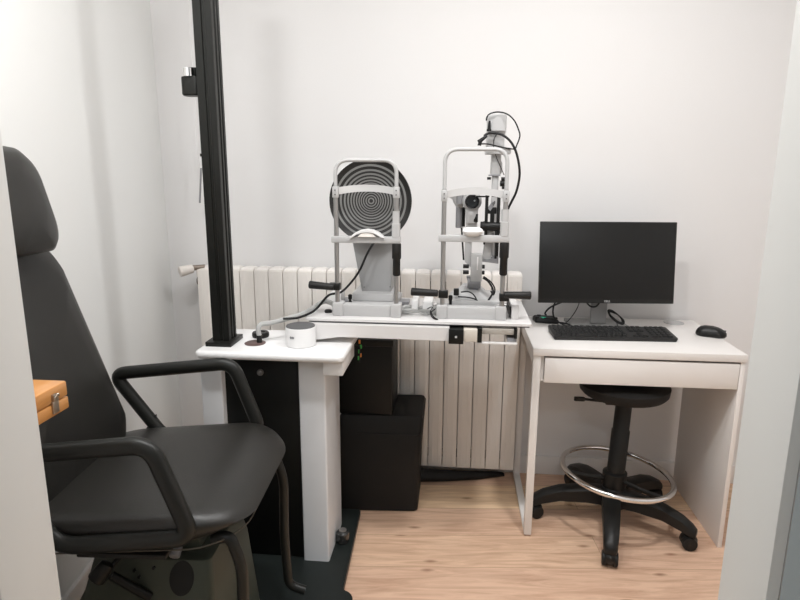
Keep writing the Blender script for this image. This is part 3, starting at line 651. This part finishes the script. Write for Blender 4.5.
wire([(483.5, 275.8, .006), (491, 281, -.004), (494.5, 287.5, -.008), (493, 293, -.01), (490.5, 289, -.016)], .0026, 0, 'thin black cable loop beside the thick one right of the slit lamp neck')
pl = BM(); add_cyl(pl, (KX(486), .01, 1.5000), (KX(486.3), .01, 1.5310), .006, .0035, n=12); add_cyl(pl, (KX(486), .01, 1.4970), (KX(486), .01, 1.5040), .0078, n=12)
w1 = [(486.3, 121), (486.8, 117.5), (490, 114), (498, 112.3), (507, 114.5), (514, 121), (518.5, 131), (519.3, 137), (516.5, 145), (514, 149, -.0), (508, 148.5), (498, 146.5), (488, 144.6, -.01), (481, 144.4, -.01), (477.5, 145.6, -.012)]
add_sweep(pl, smooth_path([(KX(p[0], p[1]), (p[2] if len(p) > 2 else .01), Z(p[1])) for p in w1], 7), .0024, n=8)
single('lamp_cable', pl, 'cable', 'thin black cable looping over the top of the slit lamp tower', 'cable')
pl = BM(); add_cyl(pl, (KX(476.2), -.01, 1.4610), (KX(484), -.0, 1.4820), .0075, .0045, n=12, bev=.001); add_cyl(pl, (KX(477), -.012, 1.4500), (KX(477.8), -.012, 1.4630), .006, n=12)
w2 = [(484, 136.3, 0), (487.5, 134, .005), (493, 133.4, .012), (500.5, 134.5, .01), (508, 139.5, .005), (513.5, 147.5, .0), (517, 158, .0), (518.8, 170, 0), (518.6, 180, .01), (516, 192, .02), (512, 201, .03), (508.5, 209, .04), (504, 222, .05), (499, 236, .07)]
add_sweep(pl, smooth_path([(KX(p[0], p[1]), p[2], Z(p[1])) for p in w2], 7), .0042, n=10)
single('lamp_cable', pl, 'cable', 'thick black cable bowing out right of the slit lamp tower', 'cable')
wire([(497, 134, .026), (494.5, 138, .024), (493.6, 143, .022), (494, 149, .012), (497, 158, .034), (501, 167, .036), (504.5, 175, .036)], .0014, .02, 'hair thin black wire running down the front of the lamp tower')
# coil between the instruments
single('cable_coil', add_sweep(BM(), smooth_path([(-.395+.052*cos(a)*1.3, -.06+.035*sin(a), BZ+.006+.006*(k % 3)) for k, a in enumerate([i*pi/5 for i in range(20)])], 4), .0052, n=8), 'conduit', 'light grey cable coiled on the board between the two instruments', 'cable')
single('thin_cable_loop', cable([(-.372, -.05, BZ+.012), (-.352, -.09, BZ+.030), (-.356, -.13, BZ+.018), (-.345, -.150, BZ+.005), (-.330, -.160, BZ+.004), (-.343, -.152, BZ+.009), (-.352, -.135, BZ+.022), (-.340, -.11, BZ+.028)], .0020), 'cable', 'thin black cable loop beside the left foot of the slit lamp frame', 'cable')

# ------------------------------------------------------------------ desk
DK = thing('desk', 'white desk with a wide drawer and open metal frame leg on the left', 'desk', (.365, .25, 0))
DT = .75
obj('desktop', box(0, .73, 0, .50, .722, DT, bev=.002), 'desk', DK)
obj('side_panel', box(.712, .728, .006, .485, .0, .7215, bev=.001), 'desk', DK)
lf = BM()
rd = round_path([(0, .006, .708), (0, .006, .013), (0, .478, .013), (0, .478, .708)], .03, 6)
rd = [(.016, y, z) for _, y, z in rd]
rings = []
add_box(lf, .002, .030, .006, .030, .0055, .7215, bev=.002); add_box(lf, .002, .030, .455, .479, .0055, .7215, bev=.002); add_box(lf, .002, .030, .028, .457, .0055, .022, bev=.002)
add_box(lf, .002, .030, .028, .457, .700, .7215)
obj('frame_leg', lf, 'deskm', DK)
DK.location.x += .008; DK.location.y -= .008
for y in (.018, .467): obj('foot_pad', box(.005, .027, y-.012, y+.012, 0, .005), 'pad', DK)
cs = BM(); add_box(cs, .031, .710, .022, .46, .622, .630); add_box(cs, .031, .043, .022, .46, .630, .7215); add_box(cs, .043, .710, .448, .46, .630, .7215); obj('drawer_case', cs, 'desk', DK)
obj('drawer', box(.044, .709, .003, .020, .622, .714, bev=.0015), 'desk', DK)
obj('back_rail', box(.031, .711, .462, .478, .60, .7215), 'desk', DK)
gr_ = BM(); lathe(gr_, (.632, .445, DT), [(.040, 0), (.040, .002), (.033, .003), (.031, .001), (.001, .001)], n=36); obj('cable_port', gr_, 'lgrey', DK)
tk = obj('drawer_stop', box(.700, .7115, .10, .115, .612, .6215), 'cap', DK)

# ------------------------------------------------------------------ monitor
MN = thing('monitor', 'black flat screen monitor on a silver stand on the desk', 'monitor', (.306, .36, DT), radians(4.5))
tilt = radians(7)
def mon(a, b, h):    # a across, b up, h towards viewer ; monitor frame
    return (a, -.075-h*cos(tilt)+ (b-.17)*sin(tilt), .27+(b-.17)*cos(tilt)+h*sin(tilt))
def mbox(a0, a1, b0, b1, h0, h1, bev=.001):
    bm = box(a0, a1, b0, b1, h0, h1, bev=bev)
    for v in bm.verts: v.co = Vector(mon(v.co.x, v.co.y, v.co.z))
    return bm
W2 = .2635; MH = .317; b0 = .17-MH/2
obj('casing', mbox(-W2, W2, b0, b0+MH, -.008, .004, .002), 'bezel', MN, local=True)
obj('back_housing', mbox(-.15, .15, b0+.04, b0+.26, -.045, -.0085, .012), 'bezel', MN, local=True)
obj('screen', mbox(-W2+.005, W2-.005, b0+.016, b0+MH-.005, .0041, .0048, .0002), 'screen', MN, local=True)
tx = text_mesh('DELL', .011, .0003)
for v in tx.verts: v.co = Vector(mon(v.co.x+.005, v.co.y+b0+.0045, .0046+v.co.z))
obj('logo', tx, 'logo', MN, local=True, smooth=0)
nk = box(-.032, .032, -.024, -.010, .012, .27, bev=.003); obj('neck', nk, 'silver', MN, local=True)
obj('stand_base', loft([(.0, .115, .082, .006), (.009, .115, .082, .006), (.011, .113, .080, .006)], lambda a, b, h: (a, -.005+b, h), n=4), 'mbase', MN, local=True)
single('monitor_cable', cable([(.255, .33, .870), (.20, .33, .862), (.16, .35, .845), (.12, .38, .815), (.105, .41, .785), (.112, .425, .772)], .0036), 'cable', 'thick black cable drooping from the monitor to the small black box', 'cable')
single('monitor_cable', cable([(.148, .36, .872), (.128, .345, .83), (.128, .335, .79), (.15, .31, .768), (.19, .285, .757), (.22, .262, .755)], .0034), 'cable', 'black cable hanging from the monitor left corner down to the keyboard', 'cable')
single('monitor_cable', cable([(.232, .34, .872), (.222, .335, .83), (.20, .33, .79), (.18, .34, .762), (.165, .35, .7535)], .0018), 'cable', 'thin grey black wire dangling below the monitor', 'cable')
single('monitor_cable', cable([(.245, .325, .868), (.255, .315, .850), (.27, .312, .838), (.29, .312, .840), (.305, .312, .862), (.312, .32, .875)], .0034), 'cable', 'short black cable loop in front of the monitor neck', 'cable')
cb = BM()
for k in range(3):
    e = k*.0035
    add_sweep(cb, smooth_path([(.338+e, .318, .822-e), (.352, .312, .824-e), (.378, .305, .806), (.398-e, .300, .786), (.396-e, .298, .772+e), (.376, .302, .776+e), (.350, .312, .796+e)], 6, closed=True), .0026, n=6, closed=True)
add_sweep(cb, smooth_path([(.372, .300, .776), (.375, .28, .765), (.40, .255, .757), (.425, .245, .757)], 5), .0018, n=6)
single('bundled_cable', cb, 'cable', 'bundled loop of black cable right of the monitor neck', 'cable')
HB = thing('usb_hub', 'small black box with green lights and cables at the left end of the desk', 'hub', (.105, .40, DT))
obj('box_body', loft([(DT, .046, .030, .006), (DT+.014, .046, .030, .006), (DT+.022, .040, .024, .006)], lambda a, b, h: (.105+a-.12*b, .395+b*1.0-.12*a, h), n=4), 'black', HB)
for (x, y) in ((.088, .381), (.095, .378), (.101, .379), (.092, .372)): obj('green_light', box(x-.003, x+.003, y-.004, y+.004, DT+.0215, DT+.0232), 'green', HB)
for (x, y) in ((.069, .38), (.080, .41), (.142, .37)): obj('plug', box(x-.008, x+.008, y-.008, y+.008, DT+.003, DT+.026, bev=.002), 'black', HB)
single('hub_cable', cable([(.135, .36, .756), (.17, .345, .759), (.215, .30, .757), (.245, .262, .757), (.26, .25, .76)], .0032), 'cable', 'black cable running from the small box along the desk to the keyboard', 'cable')

# ------------------------------------------------------------------ keyboard and mouse
KB = thing('keyboard', 'black full size keyboard in front of the monitor', 'keyboard', (.322, .185, DT), radians(2.6))
kbm = BM(); add_loft(kbm, [(.0, .224, .062, .006), (.010, .228, .066, .008), (.014, .227, .065, .008)], lambda a, b, h: (a, b, h+max(0, (b+.066))*.085*(h > .001)), n=4)
kc = obj('case', kbm, 'kbase', KB, local=True)
keyp = BM(); add_loft(keyp, [(0, .0082, .0082, .001), (.0045, .0068, .0070, .0015), (.005, .006, .0062, .001)], lambda a, b, h: (a, b, h), n=2)
key0 = obj('key', keyp, 'key', KB, local=True, origin=(0, 0, 0))
firstk = True
def put_key(x, y, sx=1.):
    global firstk
    k_ = key0 if firstk else key0.copy()
    if not firstk: COL.objects.link(k_); k_.parent = KB
    firstk = False
    k_.location = (x, y, .0142+(y+.066)*.085); k_.scale = (sx, 1, 1); k_.rotation_euler = (radians(4.8), 0, 0)
for r_ in range(5):
    y = .028-.0185*r_
    for c_ in range(14):
        if r_ == 4 and 4 <= c_ <= 7: continue
        put_key(-.208+.0188*c_+[0, .004, .006, .009, .0][r_]*.6, y)
put_key(-.208+.0188*5.5, .028-.0185*4, 4.0)
for c_ in range(12): put_key(-.208+.0222*c_, .050)
for r_ in range(5):
    for c_ in range(4): put_key(.148+.0188*c_, .028-.0185*r_)
for (c_, y_) in ((0, .028), (1, .028), (2, .028), (0, .0095), (1, .0095), (2, .0095), (1, -.0275), (0, -.046), (1, -.046), (2, -.046), (0, .050), (1, .050), (2, .050)): put_key(.0775+.0188*c_, y_)
for c_ in range(4): put_key(.148+.0188*c_, .050)
MS = thing('computer_mouse', 'black computer mouse right of the keyboard', 'mouse', (.711, .240, DT), radians(-24))
mb = loft([(.0, .048, .028, .026), (.006, .052, .031, .028), (.014, .051, .030, .027), (.024, .044, .026, .024, -.002, 0), (.032, .032, .019, .018, -.005, 0), (.036, .018, .010, .009, -.008, 0)], lambda a, b, h: (a*1.04, b*1.04, h*1.05), n=7)
mo = obj('mouse_body', mb, 'black', MS, local=True, smooth=70)
obj('scroll_wheel', cyl((.030, -.003, .026), (.030, .003, .026), .007, n=14), 'cap', MS, local=True)
obj('button_gap', box(.014, .050, -.0006, .0006, .018, .0275), 'cap', MS, local=True)

# ------------------------------------------------------------------ stool
SX, SY = .368, .137
SO = thing('drafting_stool', 'black swivel drafting stool with a chrome foot ring under the desk', 'stool', (SX, SY, 0))
obj('seat', loft([(.540, .12, .12, .12), (.543, .152, .152, .152), (.554, .162, .162, .162), (.570, .164, .164, .164), (.580, .165, .165, .165), (.588, .13, .13, .13)], lambda a, b, h: (SX+.006+a, SY+b, h), n=9), 'bag', SO)
mc = BM(); add_box(mc, SX-.07, SX+.05, SY-.05, SY+.05, .508, .539, bev=.006); obj('seat_mechanism', mc, 'black', SO)
lvv = BM(); add_cyl(lvv, (SX-.06, SY-.02, .512), (SX-.150, SY-.05, .530), .005, n=10); add_loft(lvv, [(0, .020, .009, .008), (.012, .020, .009, .008)], lambda a, b, h: (SX-.168+a, SY-.055+b, .526+h), n=4); obj('height_lever', lvv, 'black', SO)
cl_ = BM(); lathe(cl_, (SX, SY, .12), [(.040, 0), (.040, .05), (.034, .08), (.034, .27), (.0305, .275), (.0305, .40)], n=28, axis=(.03, 0, 1)); obj('gas_column', cl_, 'black', SO)
# ring
RR = .208
ring = obj('foot_ring', add_sweep(BM(), [(SX+.006+RR*cos(2*pi*k/72), SY+RR*sin(2*pi*k/72), .214-.02*cos(2*pi*k/72)) for k in range(72)], .0105, n=12, closed=True), 'chrome', SO, label='chrome foot ring')
sp = BM(); lathe(sp, (SX, SY, .165), [(.046, 0), (.046, .05), (.036, .056)], n=24)
for a in (60, 180, 300):
    a = radians(a+12); p0 = Vector((SX+.04*cos(a), SY+.04*sin(a), .190)); p1 = Vector((SX+(RR-.008)*cos(a), SY+(RR-.008)*sin(a), .208-.02*cos(a)))
    add_sweep(sp, [p0, p0.lerp(p1, .5)-Vector((0, 0, .004)), p1], .009, .007, n=10)
obj('ring_spider', sp, 'black', SO)
hb_ = BM(); lathe(hb_, (SX, SY, .075), [(.050, 0), (.056, .02), (.054, .06), (.042, .08)], n=28); obj('hub', hb_, 'black', SO)
for k in range(5):
    a = radians((-103, -31, 38, 109, 179)[k]); d = Vector((cos(a), sin(a), 0)); s_ = Vector((-sin(a), cos(a), 0)); c0 = Vector((SX-.008, SY, 0)); rings = []
    for r_, zt, zb, w in ((.03, .150, .085, .034), (.10, .152, .092, .033), (.20, .140, .090, .030), (.265, .118, .072, .027), (.300, .096, .058, .024), (.316, .080, .056, .018)):
        p = c0+d*r_; rings.append([p+s_*w+Vector((0, 0, zb)), p+s_*w+Vector((0, 0, zt-.010)), p+s_*w*.5+Vector((0, 0, zt)), p-s_*w*.5+Vector((0, 0, zt)), p-s_*w+Vector((0, 0, zt-.010)), p-s_*w+Vector((0, 0, zb))])
    obj('base_arm', add_rings(BM(), rings), 'black', SO, smooth=50)
    p = c0+d*.292; cb_ = BM(); ca = a+radians(25*(k % 3)); ax_ = Vector((cos(ca), sin(ca), 0)).cross(Vector((0, 0, 1)))
    add_cyl(cb_, p+Vector((0, 0, .040)), p+Vector((0, 0, .066)), .010, n=12)
    add_loft(cb_, [(-.018, .022, .022, .018), (-.008, .029, .027, .024), (.008, .029, .027, .024), (.018, .022, .022, .018)], lambda u, v_, h: tuple(p+ax_*h+ax_.cross(Vector((0, 0, 1)))*u+Vector((0, 0, .034+v_*.9))), n=6)
    cst = obj('caster', cb_, 'black', SO)
    for s2 in (-1, 1):
        obj('wheel', cyl(p+ax_*s2*.012+Vector((0, 0, .027)), p+ax_*s2*.028+Vector((0, 0, .027)), .027, n=24, bev=.006), 'black', cst)

# ------------------------------------------------------------------ cases by the radiator
CS = thing('equipment_case', 'large soft black case standing on the floor in front of the radiator', 'case', (-.54, .20, 0))
bgm = loft([(.0, .144, .118, .015), (.004, .150, .124, .02), (.20, .155, .130, .025), (.402, .1525, .127, .02), (.416, .146, .118, .02)], lambda a, b, h: (-.572+a*1.10+.012*(h/.43)-.008*sin(h*9), .234+b+.01*sin(a*12), h), n=5)
bb = obj('case_body', bgm, 'bag', CS, smooth=50)
obj('zip_seam', add_sweep(BM(), [(p[0], p[1], .345) for p in [(-.570+a*1.1, .234+b) for a, b in rrect(.158, .133, .02, 5)]], .002, n=6, closed=True), 'box2', bb)
obj('scuff', cable([(-.572, .1105, .35), (-.556, .1095, .30), (-.545, .1085, .25), (-.540, .108, .20)], .0012), 'anodl', bb)
US = thing('black_box', 'black box with a flat lid stacked on the rear case beside the stand', 'box', (-.61, .2, .417))
obj('box_shell', box(-.735, -.511, .120, .335, .417, .718, bev=.006), 'box2', US)
obj('lid', box(-.738, -.507, .116, .339, .700, .728, bev=.004), 'cab', US)
fc = BM(); fp = smooth_path([(-.43, .375, .026), (-.34, .385, .024), (-.25, .40, .020), (-.16, .42, .018), (-.08, .445, .016), (-.03, .46, .012)], 6)
rg = []
for i, p in enumerate(fp):
    q = i/(len(fp)-1); hh = .024*(1-q)**.7+.005; ww = .03*(1-q)+.010
    rg.append([p+Vector((0, cos(t_)*ww, sin(t_)*hh+hh-p.z+.001)) for t_ in [2*pi*j/12 for j in range(12)]])
add_rings(fc, rg)
single('floor_cable', fc, 'bag', 'black padded cable lying on the floor below the radiator', 'cable')

# ------------------------------------------------------------------ wooden box on a small cabinet behind the door frame
WB = thing('wooden_box', 'small varnished wooden case with a metal latch at the left door frame', 'box', (-1.15, -1.2, .915))
obj('box_bottom', box(-1.30, -1.007, -1.335, -1.075, .915, .939, bev=.003), 'wood', WB)
obj('box_lid', box(-1.30, -1.007, -1.335, -1.075, .9398, .970, bev=.004), 'wood', WB)
la = BM(); add_box(la, -1.008, -1.003, -1.1245, -1.108, .921, .945, bev=.0012); add_box(la, -1.008, -1.001, -1.1225, -1.110, .944, .958, bev=.0012)
la_ = obj('latch', la, 'brass', WB)
obj('latch_hook', cable([(-1.001, -1.121, .953), (-.998, -1.118, .958), (-.998, -1.114, .958), (-1.0, -1.111, .953)], .0012), 'chrome', la_)
SC = thing('side_cabinet', 'white side cabinet under the wooden case behind the left door frame', 'cabinet', (-1.22, -1.27, 0))
obj('cabinet_body', box(-1.33, -1.072, -1.41, -1.135, .0, .895, bev=.003), 'desk', SC)
obj('cabinet_top', box(-1.335, -1.068, -1.415, -1.130, .8955, .9145, bev=.003), 'desk', SC)
obj('cabinet_door', box(-1.0715, -1.068, -1.40, -1.145, .05, .87, bev=.001), 'desk', SC)

# ------------------------------------------------------------------ camera and world
cam = bpy.data.cameras.new('camera'); co = bpy.data.objects.new('camera', cam); COL.objects.link(co)
f_px, pitch, yaw, roll = 598.4, .2099, -.0945, .005
cam.sensor_fit = 'HORIZONTAL'; cam.sensor_width = 36; cam.lens = 36*f_px/800; cam.clip_start = .02
fw = Vector((sin(yaw)*cos(pitch), cos(yaw)*cos(pitch), -sin(pitch))); r0 = Vector((cos(yaw), -sin(yaw), 0)); u0 = r0.cross(fw)
r1 = r0*cos(roll)+u0*sin(roll); u1 = -r0*sin(roll)+u0*cos(roll)
Mx = Matrix((r1, u1, -fw)).transposed().to_4x4(); Mx.translation = (-.2727, -2.0937, 1.3603); co.matrix_world = Mx
sc_ = bpy.context.scene; sc_.camera = co
w = bpy.data.worlds.new('world'); sc_.world = w; w.use_nodes = True
w.node_tree.nodes['Background'].inputs['Color'].default_value = (.8, .85, .9, 1); w.node_tree.nodes['Background'].inputs['Strength'].default_value = .3
vs = sc_.view_settings; vs.view_transform = 'Standard'; vs.look = 'None'; vs.gamma = 1; vs.use_curve_mapping = False; vs.exposure = 0.0
